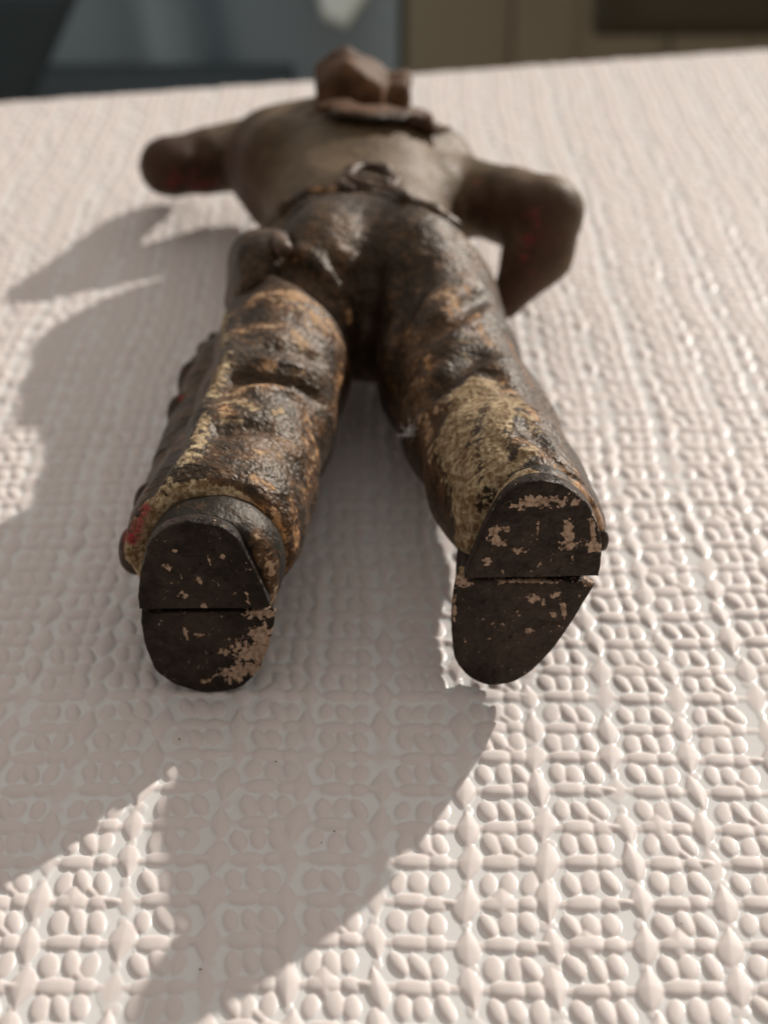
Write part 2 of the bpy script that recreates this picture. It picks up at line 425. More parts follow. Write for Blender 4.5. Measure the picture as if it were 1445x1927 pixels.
# --- boots: foot block (>), heel and sole plates cut from their outlines
def plate(name, pts, Y, depth, mat, parent, lean=0.0, bev=.022, paint=None, dome=0.0):
    """outline measured in the photo, stood up at distance Y, with thickness away from the viewer"""
    C = np.array([ay(p[0], p[1], Y) for p in pts])[:, [0, 2]]
    n0 = len(C); T = []
    for i in range(n0):   # rounded resample (Catmull-Rom where the outline is soft)
        p0, p1, p2, p3 = C[i - 1], C[i], C[(i + 1) % n0], C[(i + 2) % n0]
        hard1 = len(pts[i]) > 2; hard2 = len(pts[(i + 1) % n0]) > 2
        m1 = (p2 - p1) * .5 if hard1 else (p2 - p0) * .5
        m2 = (p2 - p1) * .5 if hard2 else (p3 - p1) * .5
        for t in np.linspace(0, 1, 9)[:-1]:
            T.append((2*t**3-3*t*t+1)*p1 + (t**3-2*t*t+t)*m1 + (-2*t**3+3*t*t)*p2 + (t**3-t*t)*m2)
    T = np.array(T); n = len(T)
    nr = np.roll(T, -1, 0) - np.roll(T, 1, 0); nr = np.stack([nr[:, 1], -nr[:, 0]], 1); nr /= np.linalg.norm(nr, axis=1)[:, None] + 1e-9
    area = .5 * np.sum(T[:, 0] * np.roll(T[:, 1], -1) - np.roll(T[:, 0], -1) * T[:, 1])
    if area < 0: nr = -nr
    ctr = T.mean(0); rings = []
    rg = np.random.default_rng(len(name) + int(C[0, 0] * 100) % 97)
    jit = np.convolve(rg.normal(0, .008, n + 4), np.ones(5) / 5, 'valid')
    for sc_, yo in ((.02, dome), (.25, dome), (.5, dome * .9), (.70, dome * .6), (.80, dome * .2)):
        rings.append((ctr + (T - ctr) * sc_, -yo))
    rings.append((ctr + (T - ctr) * (1 - bev / .6), 0)); rings.append((ctr + (T - ctr) * (1 - bev * .3 / .6) + nr * jit[:, None], bev * .3)); rings.append((T + nr * jit[:, None], bev))
    rings.append((T + nr * .0, depth)); rings.append((ctr + (T - ctr) * .5, depth))
    V = []
    for xy, yo in rings:
        zz = xy[:, 1]; V.append(np.stack([xy[:, 0], Y + yo + lean * (zz - C[:, 1].min()), zz], 1))
    V = np.concatenate(V); m = len(rings)
    i = np.arange(n); j = (i + 1) % n
    F = np.concatenate([np.stack([k*n+i, k*n+j, (k+1)*n+j, (k+1)*n+i], 1) for k in range(m - 1)])
    F = F if area > 0 else F[:, ::-1]
    F = np.concatenate([F])
    at = {k: np.zeros(len(V)) for k in ('cream', 'orange', 'red', 'bare', 'dark')}
    o = mesh_obj(name, V, F, mat, parent)
    # refine the face so wear marks stay crisp, then paint by distance from measured marks
    return o, V
def convex(P, pts, Y, inset, k=.08):
    C = np.array([ay(p[0], p[1], Y)[[0, 2]] for p in pts]); m = C.mean(0); q = P[:, [0, 2]]; e = None
    for i in range(len(C)):
        a_, b_ = C[i], C[(i + 1) % len(C)]; t_ = (b_ - a_) / np.linalg.norm(b_ - a_); nn = np.array([-t_[1], t_[0]])
        if nn @ (m - a_) > 0: nn = -nn
        v = (q - a_) @ nn + inset; e = v if e is None else smax(e, v, k)
    return e
def boot(foot_nodes, foot_k, Lb, heel_pts, sole_pts, Yh, Ys, marks_h, marks_s, mats, label=None, paint=None):
    def f(P):
        a, b, ra, rb, fx, fz = foot_nodes[-1]
        leg = segd(P, a, b, ra, rb, fx=fx, fz=fz)
        hh = smax(convex(P, heel_pts, Yh, .02), P[:, 1] - Ys - .42, .2)
        tt = smax(convex(P, sole_pts, Ys, .03), P[:, 1] - Ys - .55 - .25 * P[:, 2], .22)
        d = smin(smin(hh, tt, .08), leg, .12)
        d = smax(d, Ys + .06 - P[:, 1], .04)
        d = smax(d, .02 - P[:, 2], .03)
        return d + .008 * vnoise(P, 5.0, 5) + .004 * vnoise(P, 11.0, 6)
    C = np.array([(a + b) / 2 for a, b, *_ in foot_nodes])
    pn = strokes(f, paint or [])
    b = sculpt('boot', f, C.min(0) - 1.5, C.max(0) + 1.5, .036, M_BOOT, root, pn, 1)
    if label: b['label'] = label
    h, _ = plate('heel', heel_pts, Yh, .15, marks_h, b)
    s_, _ = plate('sole', sole_pts, Ys, .09, marks_s, b)
    return b

def spot_mat(name, seed, spots, base=(.014, .011, .009)):
    """black sole paint chipped through to pinkish tan at the given places (in object space, cm)"""
    s = NT(name)
    fine = s.noise(6.0, 8, .72, dist=.5); fin2 = s.noise(24, 3, .6); big = s.noise(1.3, 3, .6)
    sep = s.n('ShaderNodeSeparateXYZ'); s.l(s.tc.outputs['Object'], sep.inputs[0])
    msk = None
    for (x, z, rx, rz, an, st) in spots:
        dx = s.math('SUBTRACT', s.math('MULTIPLY', sep.outputs['X'], 100), x)
        dz = s.math('SUBTRACT', s.math('MULTIPLY', sep.outputs['Z'], 100), z)
        ca, sa = math.cos(an), math.sin(an)
        a = s.math('ADD', s.math('MULTIPLY', dx, ca / rx), s.math('MULTIPLY', dz, sa / rx))
        b = s.math('ADD', s.math('MULTIPLY', dx, -sa / rz), s.math('MULTIPLY', dz, ca / rz))
        d = s.math('SQRT', s.math('ADD', s.math('MULTIPLY', a, a), s.math('MULTIPLY', b, b)))
        g = s.math('MULTIPLY', s.math('SUBTRACT', 1.0, d), st)
        g = s.math('MAXIMUM', g, -1.0)
        msk = g if msk is None else s.math('MAXIMUM', msk, g)
    m = s.math('ADD', msk if msk is not None else -1.0, s.math('ADD', s.math('MULTIPLY', s.math('SUBTRACT', fine, .5), 5.0), s.math('MULTIPLY', s.math('SUBTRACT', fin2, .5), 3.6)))
    m = s.ramp(m, [(.12, 0), (.17, 1)])
    # sparse stray chips and scratches
    st = s.noise(3.4, 6, .8, stretch=(1.6, 1, .55), dist=1.0)
    m2 = s.ramp(s.math('ADD', st, s.math('MULTIPLY', s.math('SUBTRACT', fin2, .5), .25)), [(.655, 0), (.68, 1)])
    m3 = s.ramp(s.math('ADD', fin2, s.math('MULTIPLY', s.math('SUBTRACT', fine, .5), .8)), [(.70, 0), (.73, 1)])
    m = s.math('MAXIMUM', m, s.math('MAXIMUM', m2, m3))
    c = s.mix(s.ramp(s.math('ADD', s.math('MULTIPLY', fine, .6), s.math('MULTIPLY', big, .4)), [(.42, 0), (.60, 1)]), base, (.052, .036, .028))
    c = s.mix(m, c, s.mix(s.ramp(fin2, [(.38, 0), (.62, 1)]), (.22, .14, .09), (.47, .33, .235)))
    nb = s.bump(s.noise(18, 1, .5), .022, 1); nb = s.bump(s.noise(6, 2, .5), .06, 1, nb); nb = s.bump(s.math('SUBTRACT', 1.0, m), .01, 1, nb)
    return s.set(Base_Color=c, Roughness=s.math('ADD', .38, s.math('MULTIPLY', fine, .3)), Normal=nb, Specular_IOR_Level=.3, IOR=1.33, Specular_Tint=(1.0, .85, .7))
OX, OZ = 0.0, 0.0
def sp(px, py, wpx, hpx, ang=0, st=1.0, Y=11.6):
    """a chip measured in the photo on the upright sole: centre, half sizes"""
    p = ay(px, py, Y); k = 13.5 / FOC
    return (p[0], p[2], wpx * k * 1.25, hpx * k * 1.3, ang, st)
YHL, YSL = 11.55, 11.63
# left boot
heelL = [(262, 1148, 1), (261, 1105), (268, 1062), (284, 1020), (312, 996), (352, 986), (395, 988), (436, 1006), (463, 1042), (485, 1085), (507, 1136), (500, 1146, 1)]
soleL = [(266, 1153, 1), (268, 1190), (278, 1232), (300, 1268), (338, 1292), (388, 1303), (440, 1298), (475, 1276), (498, 1240), (511, 1195), (518, 1150), (500, 1149, 1)]
mHL = spot_mat('chipped_black_heel_paint', 1, [sp(316, 1060, 8, 6), sp(345, 1112, 9, 6), sp(385, 1135, 4, 5), sp(420, 1042, 5, 4), sp(467, 1120, 3, 16, .15), sp(376, 1085, 3, 8, .3), sp(330, 1030, 5, 3), sp(395, 1050, 2, 8, .2)])
mSL = spot_mat('chipped_black_sole_paint', 2, [sp(475, 1232, 34, 26, -.5, 1.6), sp(455, 1265, 40, 18, .3, 1.6), sp(492, 1200, 22, 28, 0, 1.6), sp(420, 1231, 10, 6), sp(485, 1160, 28, 9, 0, 1.4), sp(500, 1230, 14, 50, .1, 1.5), sp(370, 1198, 8, 4), sp(385, 1285, 10, 4), sp(350, 1200, 2, 18, .2)])
fl_nodes = [(az(385, 1060, 1.2), az(395, 1210, .72), .60, .56, 1, 1), (az(392, 1180, .9), az(395, 1235, .62), .56, .54, 1, 1),
            (az(385, 1010, 1.20), az(380, 1060, 1.25), .66, .62, .95, 1.0)]
fl_nodes = [((-1.50, 12.2, 1.30), (-1.50, 12.05, 1.15), .55, .55, 1.0, 1.1), ((-1.50, 12.15, 1.15), (-1.46, 12.15, .64), .52, .50, 1.02, 1.0),
            ((-1.50, 12.9, 1.15), (-1.50, 12.0, 1.22), .45, .62, 1.0, 1.0)]
fl_nodes = [(np.array(a), np.array(b), *r) for a, b, *r in fl_nodes]
boot(fl_nodes, .1, 0, heelL, soleL, YHL, YSL, mHL, mSL, None, None,
     [('cream', [(330, 985), (360, 980)], .05, .7), ('bare', [(508, 1150), (518, 1200), (500, 1260)], .10, .9), ('orange', [(485, 1000), (505, 1060), (515, 1130)], .14, .8), ('orange', [(440, 960), (480, 1000)], .08, .6)])
# right boot
heelR = [(874, 1089, 1), (884, 1062), (902, 1018), (926, 968), (955, 930), (990, 910), (1030, 907), (1072, 922), (1103, 950), (1122, 985), (1131, 1030), (1127, 1086, 1)]
soleR = [(858, 1092, 1), (851, 1140), (850, 1195), (858, 1245), (884, 1277), (922, 1291), (965, 1285), (1000, 1262), (1040, 1222), (1078, 1170), (1118, 1102, 1), (1100, 1093, 1)]
mHR = spot_mat('chipped_black_heel_paint_right', 3, [sp(1069, 1000, 7, 26, .1, 1.5), sp(1068, 1018, 14, 8, 0, 1.3), sp(1113, 1000, 5, 26, .1, 1.5), sp(1114, 1024, 13, 10, -.4, 1.5), sp(935, 1015, 18, 6, -.2, 1.4), sp(930, 1000, 7, 12, .3, 1.2), sp(975, 1030, 14, 5, 0, 1.3), sp(1010, 940, 45, 11, .1, 1.3), sp(1011, 985, 2, 22, 0, 1.3), sp(1080, 940, 6, 5), sp(1052, 1085, 5, 9, .2, 1.2), sp(1075, 1045, 4, 8), sp(915, 1050, 6, 6), sp(950, 990, 8, 4)])
mSR = spot_mat('chipped_black_sole_paint_right', 4, [sp(1012, 1132, 14, 7, -.3), sp(1045, 1125, 9, 6, .5), sp(1060, 1150, 4, 16, .2, 1.2), sp(996, 1190, 6, 5), sp(1005, 1098, 60, 3, 0, 1.0), sp(870, 1100, 14, 10, 0, 1.3), sp(1042, 1160, 4, 5), sp(1110, 1100, 9, 6, 0, 1.4), sp(920, 1205, 3, 3), sp(855, 1140, 3, 30, 0, 1.2)])
fr_nodes = [((1.45, 12.25, 1.45), (1.35, 12.1, 1.25), .55, .55, .95, 1.15), ((1.20, 12.15, 1.1), (1.02, 12.12, .56), .46, .42, 1.0, 1.0),
            ((1.05, 12.15, 1.0), (.92, 12.1, .75), .34, .34, 1.0, 1.0), ((1.4, 12.9, 1.3), (1.42, 12.0, 1.46), .40, .46, .95, 1.08)]
fr_nodes = [(np.array(a), np.array(b), *r) for a, b, *r in fr_nodes]
boot(fr_nodes, .1, 0, heelR, soleR, YHL, YSL, mHR, mSR, None, None,
     [('bare', [(1000, 905), (1040, 900)], .05, .7), ('cream', [(985, 895), (945, 925), (915, 965), (890, 1020), (868, 1080)], .17, 1.3), ('orange', [(1040, 896), (1090, 918), (1125, 970)], .08, .9), ('bare', [(852, 1060), (856, 1120)], .09, .9)])

# --- shirt: torso, both sleeves and hands in one skin
def shirt0(P):
    d = ell(P, az(672, 345, 1.25), (1.40, 2.0, 1.02))
    d = smin(d, ell(P, az(525, 305, 1.35), (.80, .9, .80)), .35)
    d = smin(d, ell(P, az(812, 345, 1.35), (.68, .9, .78)), .35)
    d = smin(d, ell(P, az(665, 290, 1.40), (1.15, .85, .80)), .4)
    d = smin(d, segd(P, az(680, 470, 1.3), az(680, 350, 1.4), 1.1, 1.1, fx=1.1, fz=.95), .3)
    d = smin(d, ell(P, azt(525, 224, 2.25, 1.46), (.62, .62, .80)), .25)
    d = smin(d, ell(P, azt(832, 305, 2.0, 1.40), (.50, .55, .60)), .25)
    d = smin(d, ell(P, (-1.22, 20.9, .60), (.50, .90, .50)), .2)
    # neck and head under the hat
    d = smin(d, segd(P, az(680, 235, 1.4), az(685, 200, 1.5), .50, .55), .25)
    # left arm reaching out, forearm turned down to the cloth
    a1 = segd(P, az(500, 288, .95), az(390, 303, 1.02), .54, .45, fz=1.1)
    a2 = segd(P, az(390, 303, 1.0), az(318, 313, 1.04), .44, .41)
    a3 = segd(P, az(318, 314, 1.03), az(330, 330, .42), .40, .36)
    d = smin(d, a1, .25); d = smin(d, a2, .12); d = smin(d, a3, .2)
    # right arm: out to the elbow, forearm back to the hip
    b1 = segd(P, az(860, 365, 1.35), az(960, 388, 1.55), .52, .49, fz=1.0)
    b2 = segd(P, az(960, 388, 1.55), az(1030, 396, 1.70), .49, .43)
    b3 = segd(P, az(1030, 398, 1.70), az(1010, 475, 1.20), .40, .43)
    b4 = segd(P, az(1012, 475, 1.20), az(950, 572, .65), .44, .22)
    d = smin(d, b1, .12); d = smin(d, smin(b2, b3, .22), .16); d = smin(d, b4, .15)
    return d
S_G = [([(620, 300), (720, 300), (800, 330)], .25, .03), ([(470, 250), (500, 330), (520, 400)], .18, .03),
       ([(560, 330), (500, 400)], .10, .03),
       ([(350, 250), (352, 300), (350, 350)], .07, -.05), ([(905, 330), (912, 380), (905, 440)], .10, .10), ([(975, 340), (985, 370), (985, 420)], .08, -.06),
       ([(1000, 360), (975, 430), (985, 470)], .07, .06), ([(425, 250), (440, 300), (430, 350)], .10, .05),
       ([(560, 250), (570, 300), (600, 330)], .2, -.03)]
SG = [(hits(shirt0, p), r, d) for p, r, d in S_G]
def shirt(P):
    d = shirt0(P)
    m = np.abs(d) < .5
    if m.any():
        Q = P[m]; e = d[m]
        for pts, r, dep in SG: e = e + fold(Q, pts, r, dep)
        e = e + .02 * vnoise(Q, 1.8, 2)
        d = d.copy(); d[m] = e
    waist = az(690, 372, 2.2)[1]
    d = smax(d, waist - .5 - P[:, 1], .1) if False else d
    return smax(d, .05 - P[:, 2], .08)
S_P = strokes(shirt0, [('dark', [(275, 310), (340, 320), (440, 330)], 1.0, 1.6), ('dark', [(330, 270), (430, 255)], .7, 1.4), ('dark', [(905, 385), (960, 392), (1040, 400)], .5, 1.5), ('dark', [(1030, 450), (1000, 500), (960, 560)], .55, 1.5), ('dark', [(440, 300), (490, 330)], .5, .8), ('red', [(330, 345), (400, 350)], .40, .47), ('red', [(985, 480), (1012, 400)], .34, .38), ('bare', [(350, 255), (360, 250)], .12, .5),  # dark strokes put the shade of the arms into the colour
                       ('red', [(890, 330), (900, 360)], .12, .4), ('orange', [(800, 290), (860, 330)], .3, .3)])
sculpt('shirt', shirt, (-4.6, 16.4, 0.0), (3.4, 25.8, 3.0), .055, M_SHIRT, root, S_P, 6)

# --- belt knot at the back of the waist, belt and holster
def blob_part(name, prims, k, h, mat, parent, paint=None, cut=None, nz=.01, pad=.7, n=1):
    def f(P):
        d = None
        for p in prims:
            e = segd(P, *p[1:5], **(p[5] if len(p) > 5 else {})) if p[0] == 's' else ell(P, *p[1:])
            d = e if d is None else smin(d, e, k)
        if cut:
            for p in cut: d = smax(d, -segd(P, *p), .04)
        return d + nz * vnoise(P, 4.0, 9)
    C = np.array([p[1] for p in prims] + [p[2] for p in prims if p[0] == 's'])
    return sculpt(name, f, C.min(0) - pad, C.max(0) + pad, h, mat, parent, strokes(f, paint or []), n)
zt = 2.45
hs = lambda px, py, up=0.0: hits(lambda P: np.minimum(shirt(P), trousers(P)), [(px, py)])[0] + np.array([0, 0, up])
W = [hs(*p, .0) for p in ((505, 425), (540, 385), (590, 356), (640, 350), (700, 362), (760, 375), (815, 392), (850, 415))]
blob_part('belt', [('s', a - np.array([0, 0, .08]), b - np.array([0, 0, .08]), .13, .13) for a, b in zip(W[:-1], W[1:])], .05, .035, M_CHAP, root, [('orange', [(590, 352), (620, 356)], .12, .5)])
K = [hs(*p, .0) for p in ((662, 322), (690, 312), (725, 322), (742, 345), (735, 362), (690, 352), (655, 338))]
blob_part('belt_loop', [('s', hs(672, 335, -.02), hs(728, 346, -.02), .10, .10)], .05, .03, M_CHAP, root, pad=.3)
ring = blob_part('belt_buckle', [('s', a, b, .085, .085) for a, b in zip(K, K[1:] + K[:1])] + [('s', hs(735, 362, .03), hs(762, 378, .05), .09, .07), ('s', hs(640, 345, .02), hs(662, 362, .05), .06, .05)], .05, .03, M_KNOT, root, pad=.4)
G = [hs(*p, -.12) for p in ((455, 470), (480, 450), (520, 455), (470, 520), (530, 500))]
hol = blob_part('holster', [('e', az(487, 500, 1.9), (.34, .70, .36), .1), ('e', az(508, 478, 2.05), (.27, .45, .26), -.3), ('e', az(470, 570, 1.5), (.28, .8, .35), .1)], .2, .036, M_CHAP, root,
          [('orange', [(545, 508), (560, 500)], .1, .9)], nz=.03)
blob_part('pistol_grip', [('s', az(518, 446, 2.28), az(533, 468, 2.30), .08, .10)], .05, .03, M_KNOT, hol, pad=.3)

# --- hat: curled brim resting on the shoulders, pinched crown
hat = empty('hat', (0, 0, 0), None, None)
hat.parent = root; hat.location = Vector((-.006, .085, .02))
ED = [hs(*p, .10) for p in ((614, 226), (650, 232), (700, 238), (748, 238), (785, 250), (822, 272))]
ZB = np.mean([e[2] for e in ED]); YB = np.mean([e[1] for e in ED])
def brim_f(P):
    d = None
    for i, (a, b) in enumerate(zip(ED[:-1], ED[1:])):
        for t in (0, .5, 1):
            c = a * (1 - t) + b * t
            e = ell(P, c + np.array([.0, .15, .03]), (.16, .20, .034), 0, .25 if i > 2 else 0.0)
            d = e if d is None else smin(d, e, .05)
    c = np.mean(ED[:4], 0)
    d = smin(d, ell(P, c + np.array([0, .6, -.22]), (.7, .5, .10)), .08)
    return d + .022 * vnoise(P, 4.0, 11)
E0 = np.array(ED)
V, F = nets(brim_f, E0.min(0) - np.array([.6, .5, .5]), E0.max(0) + np.array([.6, 2.4, .7]), .045)
V = relax(V, F, 1)
at_ = {k: np.zeros(len(V)) for k in ('cream', 'orange', 'red', 'bare', 'dark')}
yl = np.interp(V[:, 0], E0[:, 0], E0[:, 1])
at_['dark'] = 1.28 * np.clip(1 - (V[:, 1] - yl + .06) / .10, 0, 1)  # rear rim darkened in the colour, standing in for shade under the brim
mesh_obj('brim', V, F, M_HAT, hat, at_)
YC = YB + .90
print('HAT', ED, YB, ZB, ay(650, 110, YC))
def crown_f(P):
    d = None
    for (pts, hy) in ((((592, 212), (590, 152), (618, 136), (648, 116), (690, 134), (722, 158), (728, 212)), .62), (((715, 212), (712, 176), (742, 162), (770, 162), (772, 214)), .50)):
        C = np.array([ay(p[0], p[1], YC if hy > .55 else YC + .15)[[0, 2]] for p in pts]); n_ = len(C)
        q = P[:, [0, 2]]; best = None; inside = None
        e = np.full(len(P), -1e9)
        for i in range(n_):                       # convex outline as crossed half spaces
            a_, b_ = C[i], C[(i + 1) % n_]; t_ = (b_ - a_) / np.linalg.norm(b_ - a_); nn = np.array([-t_[1], t_[0]])
            if nn @ (C.mean(0) - a_) > 0: nn = -nn
            e = smax(e, (q - a_) @ nn, .05) if i else (q - a_) @ nn
        yc = YC if hy > .55 else YC + .15
        yy = np.abs(P[:, 1] - yc - .45) - hy + .22 * np.clip((P[:, 2] - ZB), 0, 2)
        e = smax(e, yy, .18)
        d = e if d is None else smin(d, e, .03)
    return d + .05 * vnoise(P, 2.4, 12) + .03 * vnoise(P, 5.5, 14)
c1 = ay(680, 160, YC)
V, F = nets(crown_f, c1 - np.array([1.2, 1.0, 1.0]), c1 + np.array([1.2, 1.8, 1.0]), .045)
V = relax(V, F, 3)
mesh_obj('crown', V, F, M_HAT, hat, {k: np.zeros(len(V)) for k in ('cream', 'orange', 'red', 'bare', 'dark')})

# --- tuft of lint caught on the inside of the right leg
rg = np.random.default_rng(5)
s = NT('lint'); M_LINT = s.set(Base_Color=(.75, .72, .68), Roughness=.8)
base = hits(trousers, [(778, 808)])[0] + np.array([-.02, -.03, 0])
LV, LF = [], []
for i in range(26):
    p = base + rg.normal(0, .03, 3); dv = rg.normal(0, 1, 3); dv[0] -= .5
    for j in range(9):
        dv = dv / np.linalg.norm(dv) + rg.normal(0, .6, 3); dv /= np.linalg.norm(dv)
        e1 = np.cross(dv, (.3, .5, .8)); e1 /= np.linalg.norm(e1); e2 = np.cross(dv, e1)
        for q in range(3):
            an = q * 2.094; LV.append(p + .0022 * (e1 * math.cos(an) + e2 * math.sin(an)))
        if j:
            m0 = len(LV) - 6
            for q in range(3): LF.append((m0 + q, m0 + (q + 1) % 3, m0 + 3 + (q + 1) % 3, m0 + 3 + q))
        p = p + dv * .024
lo = mesh_obj('lint_tuft', np.array(LV), LF, M_LINT)
tag(lo, 'tiny white tuft of lint caught on the inner side of the right leg', 'lint')

# ------------------------------------------------------------------ embossed vinyl cloth
PX, PY = .662, .430
EX0, EY0, EX1, EY1 = -7.25, 29.76, 8.01, 33.47
def fh(i, j, s):
    return hash3(i.astype(np.int64), j.astype(np.int64), np.zeros_like(i, dtype=np.int64), s)
def dome(dx, dy, a, b, h, p=2.0):
    q = np.abs(dx / a) ** p + np.abs(dy / b) ** p
    return 1.08 * h * np.clip(1 - q, 0, 1) ** .62
def yarn(dx, dy, a, b, h):
    """upright spun bead: fat middle, thin drawn-out ends"""
    t = dy / b; w_ = a * np.clip(1 - t * t, 0, 1) ** .55 + a * .20 * np.clip(1.45 - np.abs(t), 0, 1) ** .5
    w_ = np.maximum(w_, 1e-4)
    hh = h * (.30 + .70 * np.clip(1 - t * t, 0, 1) ** .6) * (np.abs(t) < 1.45)
    return hh * np.sqrt(np.clip(1 - (dx / w_) ** 2, 0, 1))
def cloth_height(X, Y):
    wx = X + .035 * np.sin(Y * .9 + 1.3 * np.sin(X * .35)) + .02 * np.sin(Y * 2.3 + X)
    wy = Y + .03 * np.sin(X * .8 + .6 * np.sin(Y * .5)) + .018 * np.sin(X * 2.1 + Y * .7)
    gx = wx / PX; gy = wy / PY
    I0 = np.floor(gx); J0 = np.floor(gy); H_ = np.zeros_like(X)
    for di in (-1, 0, 1):
        for dj in (-1, 0, 1):
            I = I0 + di; J = J0 + dj
            zj = np.zeros_like(I); u = (gx - I) * PX - (fh(I, zj, 31) - .5) * .07; v = (gy - J) * PY - (fh(zj, J, 32) - .5) * .035
            r1, r2, r3, r4, r5 = (fh(I, J, k) for k in (1, 2, 3, 4, 5))
            # diamond float (sometimes a drop or a fan)
            big = (.084 + .03 * r1); ln = (.19 + .06 * r2)
            u0 = u - (r3 - .5) * .05; v0 = v - (r4 - .5) * .05
            up = np.where(r5 < .33, 1.0, np.where(r5 < .66, -1.0, 0.0))
            wd = big * (1 + .55 * up * np.clip(v0 / ln, -1, 1))
            lean = np.clip(v0 / ln, -1, 1) * (r1 - .5) * .06
            q = (np.abs((u0 - lean) / wd)) ** 1.25 + (np.abs(v0 / ln)) ** 1.35
            H_ = np.maximum(H_, np.where(fh(I, J, 8) < .22, .45, 1.0) * .043 * np.clip(1 - q, 0, 1) ** .45 * (.8 + .4 * r2))
            xq = (np.abs((u - .27) / .10)) ** 1.3 + (np.abs((v - .02) / .17)) ** 1.3
            H_ = np.maximum(H_, np.where(fh(I, J, 41) < .10, .040 * np.clip(1 - xq, 0, 1) ** .45, 0))
            # horizontal bar and round bead on the same row
            s1, s2, s3, s4 = (fh(I, J, k) for k in (11, 12, 13, 14))
            bl = .135 + .02 * s1
            H_ = np.maximum(H_, dome(u - .255 - .02 * s3, v - (s2 - .5) * .03, bl, .080 + .014 * s4, .030 + .011 * s3, 2.6))
            H_ = np.maximum(H_, dome(u - .465 - .03 * (s4 - .5), v - (s1 - .5) * .03, .076 + .02 * s2, .078 + .014 * s3, .035, 2.3))
            H_ = np.maximum(H_, dome(u - .36, v, .40, .045, .016, 3))
            H_ = np.maximum(H_, np.where(s1 < .3, dome(u - .57, v, .10, .045, .036), 0))
            # three upright yarn beads on the row between
            for n_, bx in enumerate((.175, .325, .475)):
                t1, t2, t3, t4 = (fh(I, J, 20 + 5 * n_ + k) for k in range(4))
                du = u - bx - (t1 - .5) * .035; dv = v - PY * .5 - (t2 - .5) * .035
                du = du + dv * ((t3 - .5) * .5 + .10)
                H_ = np.maximum(H_, yarn(du, dv, .054 + .014 * t4, .116 + .020 * t1, .025 + .018 * t3))
            # stem that carries the diamond column through this row
            H_ = np.maximum(H_, yarn(u - (r2 - .5) * .03, v - PY * .5, .034 + .03 * (s3 > .6), .07, .013))
            # slanted bridge now and then
            H_ = np.maximum(H_, np.where(s4 > .78, dome(u - .40 + (v - .12) * .8, v - .12, .05, .11, .024), 0))
    return H_
def vgrow():
    ys = []
    y = 1.5
    while y < 7.0: ys.append(y); y += .10
    return ys
near = np.array(vgrow())
pyv = np.arange(2020, 60, -2.05)
far = np.array([az(722.5, p, 0)[1] for p in pyv]); far = far[(far > 7.0)]
ymax = 31.6
far = far[far < ymax]; far = np.append(far, ymax)
gy_ = np.concatenate([near, far])
un = np.linspace(-1, 1, 740)
ug = 1 + (np.arange(1, 40) / 39.0) ** 2.0 * 1.0
GX = np.concatenate([-ug[::-1], un, ug])
half = np.maximum((gy_ * CT + CAM_H * ST) / FOC * 722.5 * 1.10, 2.8)
XX = np.empty((len(gy_), len(GX))); 
inner = np.abs(GX) <= 1
for k, hw in enumerate(half):
    a = np.abs(GX); out = hw + (a - 1) * (24 - hw)
    XX[k] = np.sign(GX) * np.where(inner, a * hw, out)
t = np.clip((gy_ - 14) / (ymax - 14), 0, 1)[:, None]
YY = gy_[:, None] + t * ((EY0 + (XX - EX0) / (EX1 - EX0) * (EY1 - EY0)) - ymax)
ZZ = np.empty_like(XX)
for k in range(0, len(gy_), 100): ZZ[k:k + 100] = cloth_height(XX[k:k + 100], YY[k:k + 100])
def soften(Z, n):
    for _ in range(n):
        Z = .5 * Z + .25 * (np.roll(Z, 1, 1) + np.roll(Z, -1, 1)); Z = .5 * Z + .25 * (np.roll(Z, 1, 0) + np.roll(Z, -1, 0))
    return Z
ZB_ = soften(ZZ, 10)
ZZ = soften(np.maximum(ZZ, 1.05 * ZB_ - .009), 1)
film = np.clip((ZZ - .004) / .012, 0, 1)
lf = np.sin(XX * 1.7 + 2 * np.sin(YY * .9)) * np.sin(YY * 1.9 + 1.5 * np.sin(XX * 1.1))
ZZ = ZZ * (.92 + .16 * lf)
ny, nx = XX.shape
# hem folded down over the table edge
rows = [(XX[-1], YY[-1] + .10, np.full(nx, -.05)), (XX[-1], YY[-1] + .15, np.full(nx, -.22)), (XX[-1], YY[-1] + .16, np.full(nx, -1.2)), (XX[-1], YY[-1] + .10, np.full(nx, -3.5))]
for a, b, c in rows: XX = np.vstack([XX, a]); YY = np.vstack([YY, b]); ZZ = np.vstack([ZZ, c]); film = np.vstack([film, film[-1]])
ny += 4
Vc = np.stack([XX.ravel(), YY.ravel(), ZZ.ravel() - .05], 1)
ii, jj = np.meshgrid(np.arange(ny - 1), np.arange(nx - 1), indexing='ij')
a = (ii * nx + jj).ravel(); Fc = np.stack([a, a + 1, a + nx + 1, a + nx], 1)
s = NT('embossed_vinyl')
fm = s.attr('film'); nz = s.noise(.35, 3, .5); n2 = s.noise(14, 3, .6)
cc = s.mix(s.ramp(fm, [(.1, 0), (.8, 1)]), (.76, .745, .725), (.72, .648, .615))
cc = s.mix(s.math('MULTIPLY', nz, .18), cc, (.70, .62, .55))
nb = s.bump(n2, .003, .6)
s.set(Base_Color=cc, Roughness=s.math('SUBTRACT', .56, s.math('MULTIPLY', s.math('SUBTRACT', 1.0, fm), .30)), Normal=nb, Subsurface_Weight=.25, Specular_IOR_Level=.25)
s.b.inputs['Subsurface Radius'].default_value = (1.0, .6, .45); s.b.inputs['Subsurface Scale'].default_value = .0004
cloth = mesh_obj('tablecloth', Vc, Fc, s.m, None, {'film': film.ravel()})
tag(cloth, 'off-white vinyl tablecloth embossed with a beaded woven pattern, under the figurine', 'tablecloth')

